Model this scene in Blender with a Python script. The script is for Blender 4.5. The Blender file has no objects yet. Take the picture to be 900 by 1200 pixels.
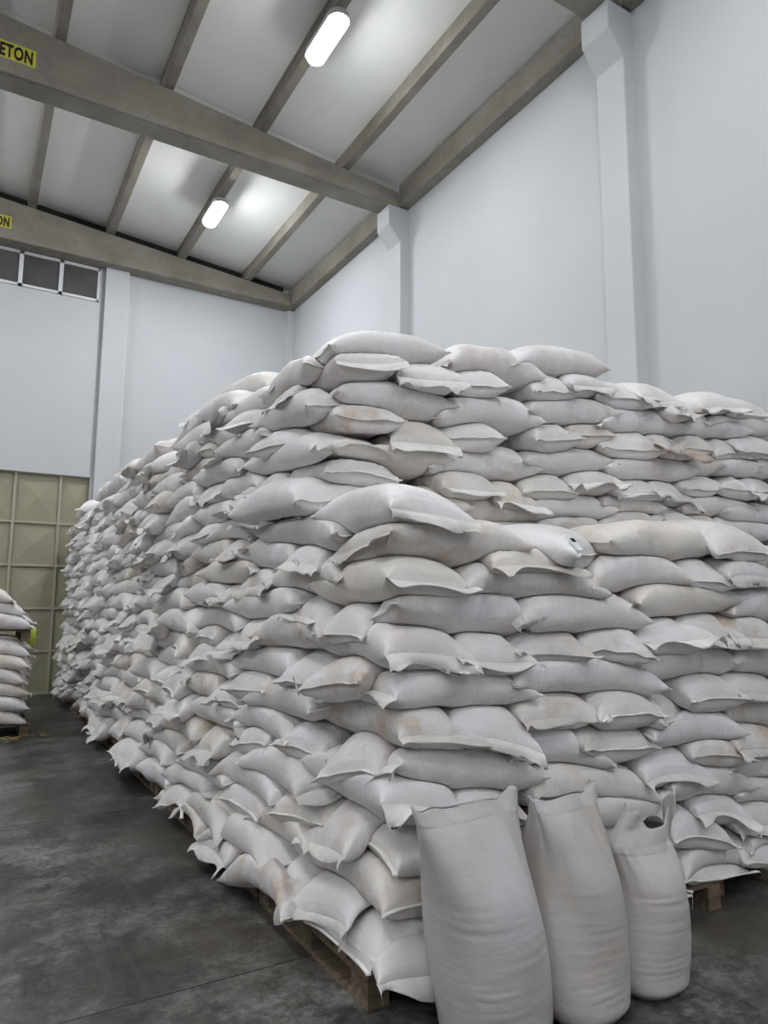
import bpy, math, random
import numpy as np
from mathutils import Matrix, Vector

scene = bpy.context.scene
COL = scene.collection

# ------------------------------------------------------------------ camera
FPX = 821.5
YAW, PITCH, ROLL = math.radians(30.58), math.radians(7.56), math.radians(0.31)
EYE = 1.6
cy_, sy_, cp_, sp_ = math.cos(YAW), math.sin(YAW), math.cos(PITCH), math.sin(PITCH)
FW = np.array([sy_*cp_, cy_*cp_, sp_]); RT = np.array([cy_, -sy_, 0.0]); UP = np.cross(RT, FW)
R2 = math.cos(ROLL)*RT + math.sin(ROLL)*UP
U2 = -math.sin(ROLL)*RT + math.cos(ROLL)*UP
cd = bpy.data.cameras.new('camera'); cam = bpy.data.objects.new('camera', cd); COL.objects.link(cam)
cd.sensor_fit = 'HORIZONTAL'; cd.sensor_width = 36.0; cd.lens = FPX/900*36.0
cd.clip_start = 0.05; cd.clip_end = 200
m = Matrix.Identity(4)
for i in range(3):
    m[i][0] = R2[i]; m[i][1] = U2[i]; m[i][2] = -FW[i]
m[2][3] = EYE
cam.matrix_world = m
scene.camera = cam

# ------------------------------------------------------------------ light / exposure
scene.view_settings.view_transform = 'Standard'
scene.view_settings.look = 'None'
scene.view_settings.gamma = 1.0
scene.view_settings.exposure = 0.0
w = bpy.data.worlds.new('dusk'); scene.world = w; w.use_nodes = True
w.node_tree.nodes['Background'].inputs[0].default_value = (0.5, 0.56, 0.65, 1)
w.node_tree.nodes['Background'].inputs[1].default_value = 0.25
LAMP_STRENGTH = 152.0
LAMP_X = (3.24, -2.2, -7.7)
LAMP_Y = (-6.9, -2.1, 2.35, 6.89, 11.3)

def ray(px, py):
    return (px-450)/FPX*R2 - (py-600)/FPX*U2 + FW
def on_y(px, py, Y):
    d = ray(px, py); p = d*(Y/d[1]); p[2] += EYE; return p
def on_x(px, py, xf):
    # left face of the pile leans inwards a little as it rises: X = xf(z)
    d = ray(px, py); X = xf(1.5)
    for _ in range(4):
        p = d*(X/d[0]); X = xf(p[2]+EYE)
    p = d*(X/d[0]); p[2] += EYE; return p

# ------------------------------------------------------------------ materials
def nmat(name):
    mt = bpy.data.materials.new(name); mt.use_nodes = True
    nt = mt.node_tree; b = nt.nodes['Principled BSDF']
    return mt, nt, b
def N(nt, kind, **kw):
    n = nt.nodes.new(kind)
    for k, v in kw.items():
        if k in n.inputs: n.inputs[k].default_value = v
        else: setattr(n, k, v)
    return n
def ramp(nt, fac, stops):
    r = nt.nodes.new('ShaderNodeValToRGB'); e = r.color_ramp.elements
    while len(e) < len(stops): e.new(0.5)
    for el, (p, c) in zip(e, stops):
        el.position = p; el.color = (*c, 1) if len(c) == 3 else c
    nt.links.new(fac, r.inputs[0]); return r
def mixc(nt, fac, a, b, mode='MIX'):
    mx = nt.nodes.new('ShaderNodeMix'); mx.data_type = 'RGBA'; mx.blend_type = mode
    for s, v in ((0, fac), (6, a), (7, b)):
        if hasattr(v, 'is_linked'): nt.links.new(v, mx.inputs[s])
        else: mx.inputs[s].default_value = v if s == 0 else (*v, 1)
    return mx.outputs[2]
def bump(nt, h, dist, strength=1.0, prev=None):
    b = nt.nodes.new('ShaderNodeBump'); b.inputs['Distance'].default_value = dist
    b.inputs['Strength'].default_value = strength
    nt.links.new(h, b.inputs['Height'])
    if prev: nt.links.new(prev, b.inputs['Normal'])
    return b.outputs[0]

def sack_material(name, base, warm, rough=0.5, rib=0.6, cr=1.0):
    mt, nt, b = nmat(name); L = nt.links
    tc = N(nt, 'ShaderNodeTexCoord'); oi = N(nt, 'ShaderNodeObjectInfo')
    off = N(nt, 'ShaderNodeVectorMath', operation='SCALE'); off.inputs[3].default_value = 37.0
    cmb = N(nt, 'ShaderNodeCombineXYZ')
    for i in range(3): L.new(oi.outputs['Random'], cmb.inputs[i])
    L.new(cmb.outputs[0], off.inputs[0])
    add = N(nt, 'ShaderNodeVectorMath', operation='ADD')
    L.new(tc.outputs['Object'], add.inputs[0]); L.new(off.outputs[0], add.inputs[1])
    # overall tint per bag, from cool white to a dusty warm one
    tone = ramp(nt, oi.outputs['Random'], [(0.0, base), (0.55, tuple(c*1.03 for c in base)), (0.8, warm), (1.0, tuple(c*0.93 for c in base))])
    # dusty patches
    n1 = N(nt, 'ShaderNodeTexNoise', Scale=3.2, Detail=4.0); L.new(add.outputs[0], n1.inputs['Vector'])
    r1 = ramp(nt, n1.outputs[0], [(0.42, (1, 1, 1)), (0.72, (0.86, 0.83, 0.79))])
    c1 = mixc(nt, 1.0, tone.outputs[0], r1.outputs[0], 'MULTIPLY')
    # rusty / earth stains on the bags that carry them
    at = N(nt, 'ShaderNodeAttribute', attribute_type='OBJECT', attribute_name='stain')
    n2 = N(nt, 'ShaderNodeTexNoise', Scale=5.0, Detail=5.0, Roughness=0.6); L.new(add.outputs[0], n2.inputs['Vector'])
    r2 = ramp(nt, n2.outputs[0], [(0.50, (0, 0, 0)), (0.68, (1, 1, 1))])
    mul = N(nt, 'ShaderNodeMath', operation='MULTIPLY'); L.new(r2.outputs[0], mul.inputs[0]); L.new(at.outputs['Fac'], mul.inputs[1])
    c2 = mixc(nt, mul.outputs[0], c1, (0.50, 0.33, 0.20))
    L.new(c2, b.inputs['Base Color'])
    b.inputs['Roughness'].default_value = rough
    b.inputs['Specular IOR Level'].default_value = 0.35
    # woven ribs
    uv = N(nt, 'ShaderNodeUVMap')
    wv = N(nt, 'ShaderNodeTexWave', Scale=52.0, Distortion=0.6); wv.bands_direction = 'X'; wv.inputs['Detail'].default_value = 1.0
    L.new(uv.outputs[0], wv.inputs['Vector'])
    wv2 = N(nt, 'ShaderNodeTexWave', Scale=30.0, Distortion=1.0); wv2.bands_direction = 'Y'
    L.new(uv.outputs[0], wv2.inputs['Vector'])
    n3 = N(nt, 'ShaderNodeTexNoise', Scale=13.0, Detail=3.0); L.new(add.outputs[0], n3.inputs['Vector'])
    # fine transverse tension creases
    mp = N(nt, 'ShaderNodeMapping'); mp.inputs['Scale'].default_value = (22, 2.2, 1); L.new(uv.outputs[0], mp.inputs[0])
    n4 = N(nt, 'ShaderNodeTexNoise', Scale=2.2, Detail=3.0); L.new(mp.outputs[0], n4.inputs['Vector'])
    b0 = bump(nt, n3.outputs[0], 0.016, 0.7*min(1, cr*1.2))
    b1 = bump(nt, n4.outputs[0], 0.007, 0.7*cr, b0)
    b2 = bump(nt, wv.outputs[0], 0.0012, 0.45*rib, b1)
    b3 = bump(nt, wv2.outputs[0], 0.0006, 0.3*rib, b2)
    L.new(b3, b.inputs['Normal'])
    return mt
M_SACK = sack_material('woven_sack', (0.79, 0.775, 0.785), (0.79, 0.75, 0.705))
M_SACK2 = sack_material('woven_sack_dimmed', (0.51, 0.498, 0.505), (0.51, 0.49, 0.465), 0.42, 0.1, 0.3)  # standing sacks: same cloth, colour darkened to imitate light fall-off near the floor

def cloth_material(name, col, transl=0.35):
    mt, nt, b = nmat(name); L = nt.links
    oi = N(nt, 'ShaderNodeObjectInfo'); tc = N(nt, 'ShaderNodeTexCoord')
    at = N(nt, 'ShaderNodeAttribute', attribute_type='OBJECT', attribute_name='stain')
    n = N(nt, 'ShaderNodeTexNoise', Scale=14.0, Detail=4.0); L.new(tc.outputs['Object'], n.inputs['Vector'])
    r = ramp(nt, n.outputs[0], [(0.35, col), (0.75, tuple(c*0.85 for c in col))])
    c = mixc(nt, at.outputs['Fac'], r.outputs[0], (0.46, 0.33, 0.23))
    L.new(c, b.inputs['Base Color']); b.inputs['Roughness'].default_value = 0.6
    b0 = bump(nt, n.outputs[0], 0.012, 0.6); L.new(b0, b.inputs['Normal'])
    tr = N(nt, 'ShaderNodeBsdfTranslucent'); L.new(c, tr.inputs[0])
    mx = N(nt, 'ShaderNodeMixShader'); mx.inputs[0].default_value = transl
    L.new(b.outputs[0], mx.inputs[1]); L.new(tr.outputs[0], mx.inputs[2])
    L.new(mx.outputs[0], nt.nodes['Material Output'].inputs[0])
    return mt
M_FLAP = cloth_material('loose_sack_mouth', (0.95, 0.94, 0.92), 0.2)
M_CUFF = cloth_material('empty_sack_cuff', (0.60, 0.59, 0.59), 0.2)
M_SEAM = cloth_material('stitched_hem', (0.93, 0.91, 0.87), 0.05)
M_THREAD = cloth_material('stitching_thread', (0.85, 0.83, 0.78), 0.1)

def plain(name, col, rough=0.8, var=0.12, scale=2.0, bmp=0.004, bscale=30.0, spec=0.3, coord='Object'):
    mt, nt, b = nmat(name); L = nt.links
    tc = N(nt, 'ShaderNodeTexCoord')
    n = N(nt, 'ShaderNodeTexNoise', Scale=scale, Detail=6.0, Roughness=0.6); L.new(tc.outputs[coord], n.inputs['Vector'])
    r = ramp(nt, n.outputs[0], [(0.3, tuple(c*(1-var) for c in col)), (0.7, tuple(min(1, c*(1+var*0.6)) for c in col))])
    L.new(r.outputs[0], b.inputs['Base Color']); b.inputs['Roughness'].default_value = rough
    b.inputs['Specular IOR Level'].default_value = spec
    n2 = N(nt, 'ShaderNodeTexNoise', Scale=bscale, Detail=4.0); L.new(tc.outputs[coord], n2.inputs['Vector'])
    L.new(bump(nt, n2.outputs[0], bmp, 0.6), b.inputs['Normal'])
    return mt
M_WALL = plain('white_wall_paint', (0.55, 0.57, 0.59), 0.75, 0.035, 0.7, 0.003, 12)
M_WALLD = plain('grey_joint_paint', (0.42, 0.42, 0.44), 0.8, 0.1, 3, 0.004, 20)
M_SHEET = plain('roof_sheet', (0.78, 0.79, 0.755), 0.75, 0.05, 0.8, 0.001, 10)
M_GLASS_D = plain('dusty_window_glass', (0.10, 0.095, 0.095), 0.25, 0.35, 1.2, 0.001, 6, 0.5)
M_JOINT = plain('floor_joint_filler', (0.03, 0.03, 0.03), 0.8, 0.3, 5)
M_GAP = plain('gap_shade_paint', (0.03, 0.028, 0.026), 0.9, 0.2, 5)
M_FRAME = plain('white_window_frame', (0.70, 0.71, 0.73), 0.5, 0.04, 5)
M_DOOR = plain('olive_beige_sheet_metal', (0.33, 0.315, 0.225), 0.5, 0.06, 2, 0.002, 6, 0.4)
M_RIB = plain('olive_beige_rib', (0.40, 0.385, 0.29), 0.5, 0.06, 3, 0.002, 8, 0.4)
M_YEL = plain('yellow_stencil_patch', (0.62, 0.56, 0.07), 0.8, 0.1, 8)
M_BLK = plain('black_stencil_paint', (0.02, 0.02, 0.02), 0.8, 0.1, 8)
M_GREEN = plain('lime_film', (0.50, 0.62, 0.04), 0.35, 0.25, 12, 0.02, 18, 0.5)
M_TAG = plain('white_tag', (0.78, 0.8, 0.84), 0.4, 0.03, 10)
M_STEEL = plain('lamp_housing_metal', (0.5, 0.5, 0.5), 0.4, 0.05, 5)
M_STRAW = plain('straw', (0.42, 0.33, 0.16), 0.8, 0.2, 20)

def concrete_beam():
    mt, nt, b = nmat('beige_precast_concrete'); L = nt.links
    tc = N(nt, 'ShaderNodeTexCoord')
    n = N(nt, 'ShaderNodeTexNoise', Scale=1.6, Detail=7.0, Roughness=0.65); L.new(tc.outputs['Object'], n.inputs['Vector'])
    r = ramp(nt, n.outputs[0], [(0.35, (0.215, 0.195, 0.165)), (0.55, (0.275, 0.252, 0.212)), (0.7, (0.32, 0.30, 0.265))])
    n2 = N(nt, 'ShaderNodeTexNoise', Scale=25.0, Detail=5.0); L.new(tc.outputs['Object'], n2.inputs['Vector'])
    r2 = ramp(nt, n2.outputs[0], [(0.28, (0.7, 0.68, 0.64)), (0.42, (1, 1, 1))])
    L.new(mixc(nt, 1.0, r.outputs[0], r2.outputs[0], 'MULTIPLY'), b.inputs['Base Color'])
    b.inputs['Roughness'].default_value = 0.85
    L.new(bump(nt, n2.outputs[0], 0.01, 0.5), b.inputs['Normal'])
    return mt
M_CONC = concrete_beam()

def floor_mat():
    mt, nt, b = nmat('worn_power_floated_concrete'); L = nt.links
    tc = N(nt, 'ShaderNodeTexCoord')
    n = N(nt, 'ShaderNodeTexNoise', Scale=1.1, Detail=8.0, Roughness=0.68); L.new(tc.outputs['Object'], n.inputs['Vector'])
    r = ramp(nt, n.outputs[0], [(0.38, (0.030, 0.030, 0.030)), (0.47, (0.058, 0.057, 0.056)), (0.53, (0.10, 0.10, 0.098)), (0.62, (0.17, 0.17, 0.165))])
    n2 = N(nt, 'ShaderNodeTexNoise', Scale=7.0, Detail=8.0, Roughness=0.7); L.new(tc.outputs['Object'], n2.inputs['Vector'])
    r2 = ramp(nt, n2.outputs[0], [(0.40, (0.55, 0.55, 0.55)), (0.58, (1.25, 1.25, 1.25))])
    c = mixc(nt, 1.0, r.outputs[0], r2.outputs[0], 'MULTIPLY')
    # dusty drag marks along the aisle
    mp = N(nt, 'ShaderNodeMapping'); mp.inputs['Scale'].default_value = (6, 0.5, 1); mp.inputs['Rotation'].default_value = (0, 0, 1.2)
    L.new(tc.outputs['Object'], mp.inputs[0])
    n3 = N(nt, 'ShaderNodeTexNoise', Scale=1.6, Detail=5.0); L.new(mp.outputs[0], n3.inputs['Vector'])
    r3 = ramp(nt, n3.outputs[0], [(0.55, (0, 0, 0)), (0.78, (0.28, 0.28, 0.28))])
    n5 = N(nt, 'ShaderNodeTexNoise', Scale=28.0, Detail=6.0, Roughness=0.75); L.new(tc.outputs['Object'], n5.inputs['Vector'])
    r5 = ramp(nt, n5.outputs[0], [(0.38, (0.72, 0.71, 0.70)), (0.62, (1.2, 1.2, 1.2))]); c = mixc(nt, 1.0, c, r5.outputs[0], 'MULTIPLY')
    c = mixc(nt, r3.outputs[0], c, (0.19, 0.19, 0.185))
    # brown spills
    n4 = N(nt, 'ShaderNodeTexNoise', Scale=0.6, Detail=4.0); mp4 = N(nt, 'ShaderNodeMapping'); mp4.inputs['Location'].default_value = (3, 7, 0)
    L.new(tc.outputs['Object'], mp4.inputs[0]); L.new(mp4.outputs[0], n4.inputs['Vector'])
    r4 = ramp(nt, n4.outputs[0], [(0.46, (0, 0, 0)), (0.66, (0.55, 0.55, 0.55))])
    c = mixc(nt, r4.outputs[0], c, (0.10, 0.085, 0.065))
    L.new(c, b.inputs['Base Color'])
    rr = ramp(nt, n2.outputs[0], [(0.3, (0.42,)*3), (0.7, (0.62,)*3)]); L.new(rr.outputs[0], b.inputs['Roughness'])
    b.inputs['Specular IOR Level'].default_value = 0.4
    L.new(bump(nt, n2.outputs[0], 0.004, 0.5), b.inputs['Normal'])
    return mt
M_FLOOR = floor_mat()

def wood_mat():
    mt, nt, b = nmat('dusty_pallet_wood'); L = nt.links
    tc = N(nt, 'ShaderNodeTexCoord'); oi = N(nt, 'ShaderNodeObjectInfo')
    mp = N(nt, 'ShaderNodeMapping'); mp.inputs['Scale'].default_value = (2, 14, 14); L.new(tc.outputs['Object'], mp.inputs[0])
    n = N(nt, 'ShaderNodeTexNoise', Scale=2.5, Detail=6.0, Roughness=0.6); L.new(mp.outputs[0], n.inputs['Vector'])
    r = ramp(nt, n.outputs[0], [(0.3, (0.10, 0.072, 0.050)), (0.55, (0.19, 0.145, 0.105)), (0.8, (0.28, 0.23, 0.175))])
    r2 = ramp(nt, oi.outputs['Random'], [(0, (0.75, 0.72, 0.7)), (1, (1.1, 1.05, 1.0))])
    L.new(mixc(nt, 1.0, r.outputs[0], r2.outputs[0], 'MULTIPLY'), b.inputs['Base Color'])
    b.inputs['Roughness'].default_value = 0.85
    L.new(bump(nt, n.outputs[0], 0.003, 0.7), b.inputs['Normal'])
    return mt
M_WOOD = wood_mat()

def emit(name, col, s):
    mt = bpy.data.materials.new(name); mt.use_nodes = True; nt = mt.node_tree
    nt.nodes.remove(nt.nodes['Principled BSDF'])
    e = N(nt, 'ShaderNodeEmission'); e.inputs[0].default_value = (*col, 1); e.inputs[1].default_value = s
    nt.links.new(e.outputs[0], nt.nodes['Material Output'].inputs[0]); return mt
M_LAMP = emit('lit_lamp_diffuser', (0.955, 0.975, 1.0), LAMP_STRENGTH)
M_LAMP_FAR = emit('lit_lamp_diffuser_far_boost', (0.955, 0.975, 1.0), LAMP_STRENGTH*1.5)  # far lamps set stronger to brighten the back wall
M_LAMP_BEHIND = emit('lit_lamp_diffuser_behind_boost', (0.955, 0.975, 1.0), LAMP_STRENGTH*1.45)  # unseen lamps behind the camera, set stronger to light the sack fronts

# ------------------------------------------------------------------ mesh helpers
def link(name, me, mat, parent=None, loc=(0, 0, 0)):
    o = bpy.data.objects.new(name, me); COL.objects.link(o); o.location = loc
    if mat and not me.materials: me.materials.append(mat)
    if parent: o.parent = parent
    return o
def mesh(name, verts, faces, smooth=False, uv=None):
    me = bpy.data.meshes.new(name)
    me.from_pydata([tuple(v) for v in verts], [], [tuple(f) for f in faces]); 
    if smooth: me.polygons.foreach_set('use_smooth', np.ones(len(me.polygons), bool))
    me.update(); return me
class MB:
    def __init__(s): s.v = []; s.f = []
    def box(s, a, b, rz=0.0, c=None):
        x0, y0, z0 = a; x1, y1, z1 = b; n = len(s.v)
        P = [(x0,y0,z0),(x1,y0,z0),(x1,y1,z0),(x0,y1,z0),(x0,y0,z1),(x1,y0,z1),(x1,y1,z1),(x0,y1,z1)]
        s.v += P
        s.f += [(n,n+3,n+2,n+1),(n+4,n+5,n+6,n+7),(n,n+1,n+5,n+4),(n+1,n+2,n+6,n+5),(n+2,n+3,n+7,n+6),(n+3,n,n+4,n+7)]
        return s
    def prism(s, poly, axis, t0, t1):
        # poly: list of 2D points; axis: 'y' extrudes an (x,z) outline, 'x' a (y,z) outline
        n = len(s.v); k = len(poly)
        for t in (t0, t1):
            for a, b in poly: s.v.append((a, t, b) if axis == 'y' else (t, a, b))
        s.f.append(tuple(range(n, n+k))); s.f.append(tuple(range(n+2*k-1, n+k-1, -1)))
        for i in range(k):
            j = (i+1) % k; s.f.append((n+j, n+i, n+k+i, n+k+j))
        return s
    def build(s, name, mat, parent=None, loc=(0,0,0), bevel=0.0):
        me = mesh(name, [(v[0]-loc[0], v[1]-loc[1], v[2]-loc[2]) for v in s.v], s.f)
        o = link(name, me, mat, parent, loc)
        if bevel:
            md = o.modifiers.new('edge', 'BEVEL'); md.width = bevel; md.segments = 2; md.limit_method = 'ANGLE'
        return o
def tag(o, label=None, cat=None, group=None, kind=None):
    if label: o['label'] = label
    if cat: o['category'] = cat
    if group: o['group'] = group
    if kind: o['kind'] = kind
    return o
def empty(name, loc=(0,0,0), rz=0.0):
    o = bpy.data.objects.new(name, None); COL.objects.link(o); o.location = loc; o.rotation_euler = (0, 0, rz)
    o.empty_display_size = 0.1; return o
def struct(o): o['kind'] = 'structure'; return o

# ------------------------------------------------------------------ the hall
XR, YB = 5.87, 14.0           # inner faces of the right and the back wall
XL, YF = -13.0, -9.0
XP = (XR+XL)/2                # ridge
SL = 0.088
def roof_under(x): return 8.40 + SL*(5.7-x if x > XP else x-XL-0.17)
def roof_z(x): return roof_under(x) + 0.20

floor = struct(MB().box((XL-.3, YF-.3, -0.2), (XR+.3, YB+.3, 0)).build('floor', M_FLOOR))
# control joints: shallow saw cuts filled dark, with worn pale edges
for i, y in enumerate((-1.2, 3.15, 5.95, 9.6)):
    tag(MB().box((XL, y-0.0025, -0.001), (XR, y+0.0025, 0.0008)).build('floor_joint', M_JOINT, floor))
for x in (-3.2, -9.0):
    MB().box((x-0.0025, YF, -0.001), (x+0.0025, YB, 0.0008)).build('floor_joint', M_JOINT, floor)

struct(MB().box((XR, YF-.3, 0), (XR+.3, YB+.3, 9.0)).build('wall_right', M_WALL))
struct(MB().box((XL-.3, YF-.3, 0), (XL, YB+.3, 9.0)).build('wall_left', M_WALL))
struct(MB().box((XL, YF-.3, 0), (XR, YF, 9.8)).build('wall_front', M_WALL))
wb = MB()
DX0, DX1, DZ = -2.41, 1.89, 3.95          # gate opening
WX0, WX1, WZ0, WZ1 = -5.0, 1.80, 7.40, 8.08
wb.box((DX1, YB, 0), (XR, YB+.3, 9.8))
wb.box((XL, YB, 0), (DX0, YB+.3, WZ0))
wb.box((DX0, YB, DZ), (DX1, YB+.3, WZ0))
wb.box((XL, YB, WZ1), (DX1, YB+.3, 9.8)); wb.box((XL, YB, WZ0), (WX0, YB+.3, WZ1)); wb.box((WX1, YB, WZ0), (DX1, YB+.3, WZ1))
struct(wb.build('wall_back', M_WALL))
MBo = MB().box((1.90, YB-0.12, 0), (2.33, YB, 8.12)); struct(MBo.build('trim_1', M_WALL, bevel=0.01))
struct(MB().box((1.84, YB-0.02, 0), (1.898, YB, 8.12)).build('trim_2', M_WALLD))
struct(MB().box((2.333, YB-0.006, 0), (2.36, YB, 8.12)).build('trim_3', M_FRAME))
struct(MB().box((5.70, YB-0.10, 0), (XR, YB, 8.10)).build('trim_4', M_WALL, bevel=0.01))

# roof sheet panels, one between each pair of purlins
ceil = empty('ceiling'); struct(ceil)
purlin_x = [4.72, 3.32, 1.93, 0.54, -0.85, -2.24] 
purlin_x += [2*XP-x for x in purlin_x]
edges = sorted([XR+0.1, XL-0.1, XP] + purlin_x)
bays_y = [YF-0.2, -4.45, 0.17, 4.79, 9.39, YB+0.2]
for a, b in zip(edges, edges[1:]):
    for y0, y1 in zip(bays_y, bays_y[1:]):
        mb = MB().prism([(a+.004, roof_z(a)), (b-.004, roof_z(b)), (b-.004, roof_z(b)+.05), (a+.004, roof_z(a)+.05)], 'y', y0+.003, y1-.003)
        mb.build('roof_panel', M_SHEET, ceil)
for x in purlin_x:
    z = roof_under(x)
    for y0, y1 in zip(bays_y, bays_y[1:]):
        mb = MB().prism([(x-.065, z+.0), (x+.065, z+.0), (x+.085, z+.215), (x-.085, z+.215)], 'y', y0+.01, y1-.01)
        mb.build('purlin', M_CONC, ceil, bevel=0.008)
# edge beam on top of the right wall
for y0, y1 in zip(bays_y, bays_y[1:]):
    MB().box((5.70, y0+.18, 8.12), (XR+.02, y1-.18, 8.50)).build('edge_beam', M_CONC, ceil, bevel=0.01)
struct(MB().prism([(5.6, 8.3), (5.6, roof_z(5.6)), (XP, roof_z(XP)), (XP, 8.3)], 'y', YB-.05, YB-.002).build('gap_shade_panel', M_GAP))  # dark panel added as painted shade for the gap above the last beam

def rafter(y, w=0.34, lettering=None):
    pts = [(5.70, 8.10), (5.70, 8.38), (XP, roof_under(XP)-.02), (XL+.17, 8.38), (XL+.17, 8.10)]
    r = MB().prism(pts, 'y', y, y+w).build('roof_beam', M_CONC, bevel=0.015)
    tag(r, kind='structure')
    MB().prism([(5.68, 8.105), (5.68, 8.27), (XL+.2, 8.27), (XL+.2, 8.105)], 'y', y-0.035, y).build('beam_flange', M_CONC, r, bevel=0.012)
    return r
BY = (-4.6, 0.0, 4.60, 9.20, 13.80)
rafters = {y: rafter(y if y < 13 else 13.72) for y in BY}

def column(y):
    pts = [(XR+.05, 0), (XR+.05, 8.10), (5.48, 8.10), (5.48, 7.76), (5.70, 7.50), (5.70, 0)]
    c = MB().prism(pts, 'y', y, y+.38).build('column', M_WALL, bevel=0.012); tag(c, kind='structure')
for y in (-4.6, 0.0, 4.61, 9.17): column(y)

def lettering(txt, right_x, z, y, h, wd, parent):
    cu = bpy.data.curves.new('stencil_lettering', 'FONT'); cu.body = txt
    cu.size = h/0.72; cu.align_x = 'RIGHT'; cu.extrude = 0.0015; cu.offset = 0.009
    cu.space_character = 1.10
    o = bpy.data.objects.new('stencil_lettering', cu); COL.objects.link(o)
    cu.materials.append(M_BLK); o.rotation_euler = (math.pi/2, 0, 0); o.scale = (.56, 1, 1); o.location = (right_x-.015, y-.006, z); o.parent = parent
    o['label'] = 'black stencilled capital letters'
    return MB().box((right_x-wd, y-.003, z-.03), (right_x+.015, y, z+h+.03)).build('stencil_patch', M_YEL, parent)
lettering('BETON', 0.26, 8.34, 9.20, 0.17, 0.56, rafters[9.20])
lettering('BETON', 0.21, 8.35, 13.72, 0.17, 0.56, rafters[13.80])

# high windows in the back wall
n = 0; x = WX1; wn = 0
while x > WX0 + .3:
    xa = x-0.68; wn += 1
    wdw = MB()
    for a, b in (((xa, WZ0), (x, WZ0+.05)), ((xa, WZ1-.05), (x, WZ1)), ((xa, WZ0), (xa+.035, WZ1)), ((x-.035, WZ0), (x, WZ1))):
        wdw.box((a[0], YB-.02, a[1]), (b[0], YB+.05, b[1]))
    o = struct(wdw.build('window_%d' % wn, M_FRAME))
    MB().box((xa+.03, YB+.015, WZ0+.045), (x-.03, YB+.025, WZ1-.045)).build('pane', M_GLASS_D, o)
    x = xa
# sheet-metal sliding gate
gate = struct(empty('door_1', ((DX0+DX1)/2, YB, 0)))
gx = [DX1-0.53-0.745*i for i in range(6)]; gx = [DX1] + [g for g in gx if g > DX0] + [DX0]; gz = [0.02, 0.755, 1.51, 2.275, 3.05, DZ]
GL = Vector(gate.location)
for i in range(len(gx)-1):
    for j in range(5):
        x1, x0, z0, z1 = gx[i], gx[i+1], gz[j], gz[j+1]
        cx, cz = (x0+x1)/2, (z0+z1)/2; yb = YB+.10
        v = [(x0, yb, z0), (x1, yb, z0), (x1, yb, z1), (x0, yb, z1), (cx, yb-.035, cz),
             (x0, yb+.03, z0), (x1, yb+.03, z0), (x1, yb+.03, z1), (x0, yb+.03, z1)]
        f = [(0,1,4),(1,2,4),(2,3,4),(3,0,4),(5,8,7,6),(0,5,6,1),(1,6,7,2),(2,7,8,3),(3,8,5,0)]
        link('gate_panel', mesh('gate_panel', [tuple(Vector(a)-GL) for a in v], f), M_DOOR, gate)
def gbox(a, b, nm='gate_rib'):
    mb = MB().box(a, b); mb.v = [tuple(Vector(q)-GL) for q in mb.v]; return link(nm, mesh(nm, mb.v, mb.f), M_RIB, gate)
for g in gx: gbox((g-.022, YB+.05, 0.0), (g+.022, YB+.12, DZ))
for z in gz: gbox((DX0, YB+.055, z-.02), (DX1, YB+.12, z+.02))

# lamps under the purlins
def lamp(x, y, first):
    z = roof_under(x) - 0.26
    o = empty('ceiling_lamp', (x, y, z))
    a = MB()
    k = 10; pts = []
    hl, hw = 0.40, 0.10
    for s, cx_ in ((1, hl-hw), (-1, -(hl-hw))):
        for i in range(k+1):
            t = -math.pi/2 + math.pi*i/k
            pts.append((math.sin(t)*hw*(1 if s > 0 else -1), s*(hl-hw) + s*math.cos(t)*hw))
    def slab(z0, z1, ad):
        def g(px, py): 
            cyy = max(-(hl-hw), min(hl-hw, py)); return px*(1+ad/hw), cyy+(py-cyy)*(1+ad/hw)
        v = [(*g(px, py), z0) for px, py in pts] + [(*g(px, py), z1) for px, py in pts]; q = len(pts)
        f = [tuple(range(q)), tuple(range(2*q-1, q-1, -1))] + [(i, q+i, q+(i+1) % q, (i+1) % q) for i in range(q)]
        return v, f
    v, f = slab(-0.045, 0.03, 0.03); link('lamp_housing', mesh('lamp_housing', v, f), M_STEEL, o)
    v, f = slab(-0.095, -0.046, 0.0); link('lamp_diffuser', mesh('lamp_diffuser', v, f), M_LAMP_FAR if y > 9 else (M_LAMP if y > 0 else M_LAMP_BEHIND), o)
    return o
for x in LAMP_X:
    for y in LAMP_Y:
        o = lamp(x, y, True)
        if x == 3.24 and y == 6.89: lb = 'lit white strip lamp under the roof, nearer one, above the long beam'
        elif x == 3.24 and y == 11.3: lb = 'lit white strip lamp under the roof, farther one, beyond the long beam'
        else: lb = None
        if lb: tag(o, lb, 'lamp', 'strip lamps under the roof')
        else: tag(o, 'lit white strip lamp under the roof outside the photographed bays', 'lamp', 'further strip lamps of the hall')

# ------------------------------------------------------------------ sacks
# The pile: a tall rear block (front face at Y=YU), a lower block one bag deep
# before it (front face at Y=YL), and one long left side at X = xleft(z).
YL, YU = 2.52, 3.32
def xleft(z): return 1.40 + 0.05*z
PITCH_Z = 0.153
rng = random.Random(11)
S = []          # every bag, a dict

def add(C, yaw, L, F, **k):
    d = dict(C=np.array(C, float), yaw=yaw, L=L, F=F, T=k.pop('T', 0.242), sx=0.0, sy=0.0, arch=0.0,
             fl='', far=False, sec='', kind='s', seed=rng.randrange(1 << 30), order=len(S))
    d.update(k); S.append(d); return d

def clampf(a, lo, hi): return max(lo, min(hi, a))

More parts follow.
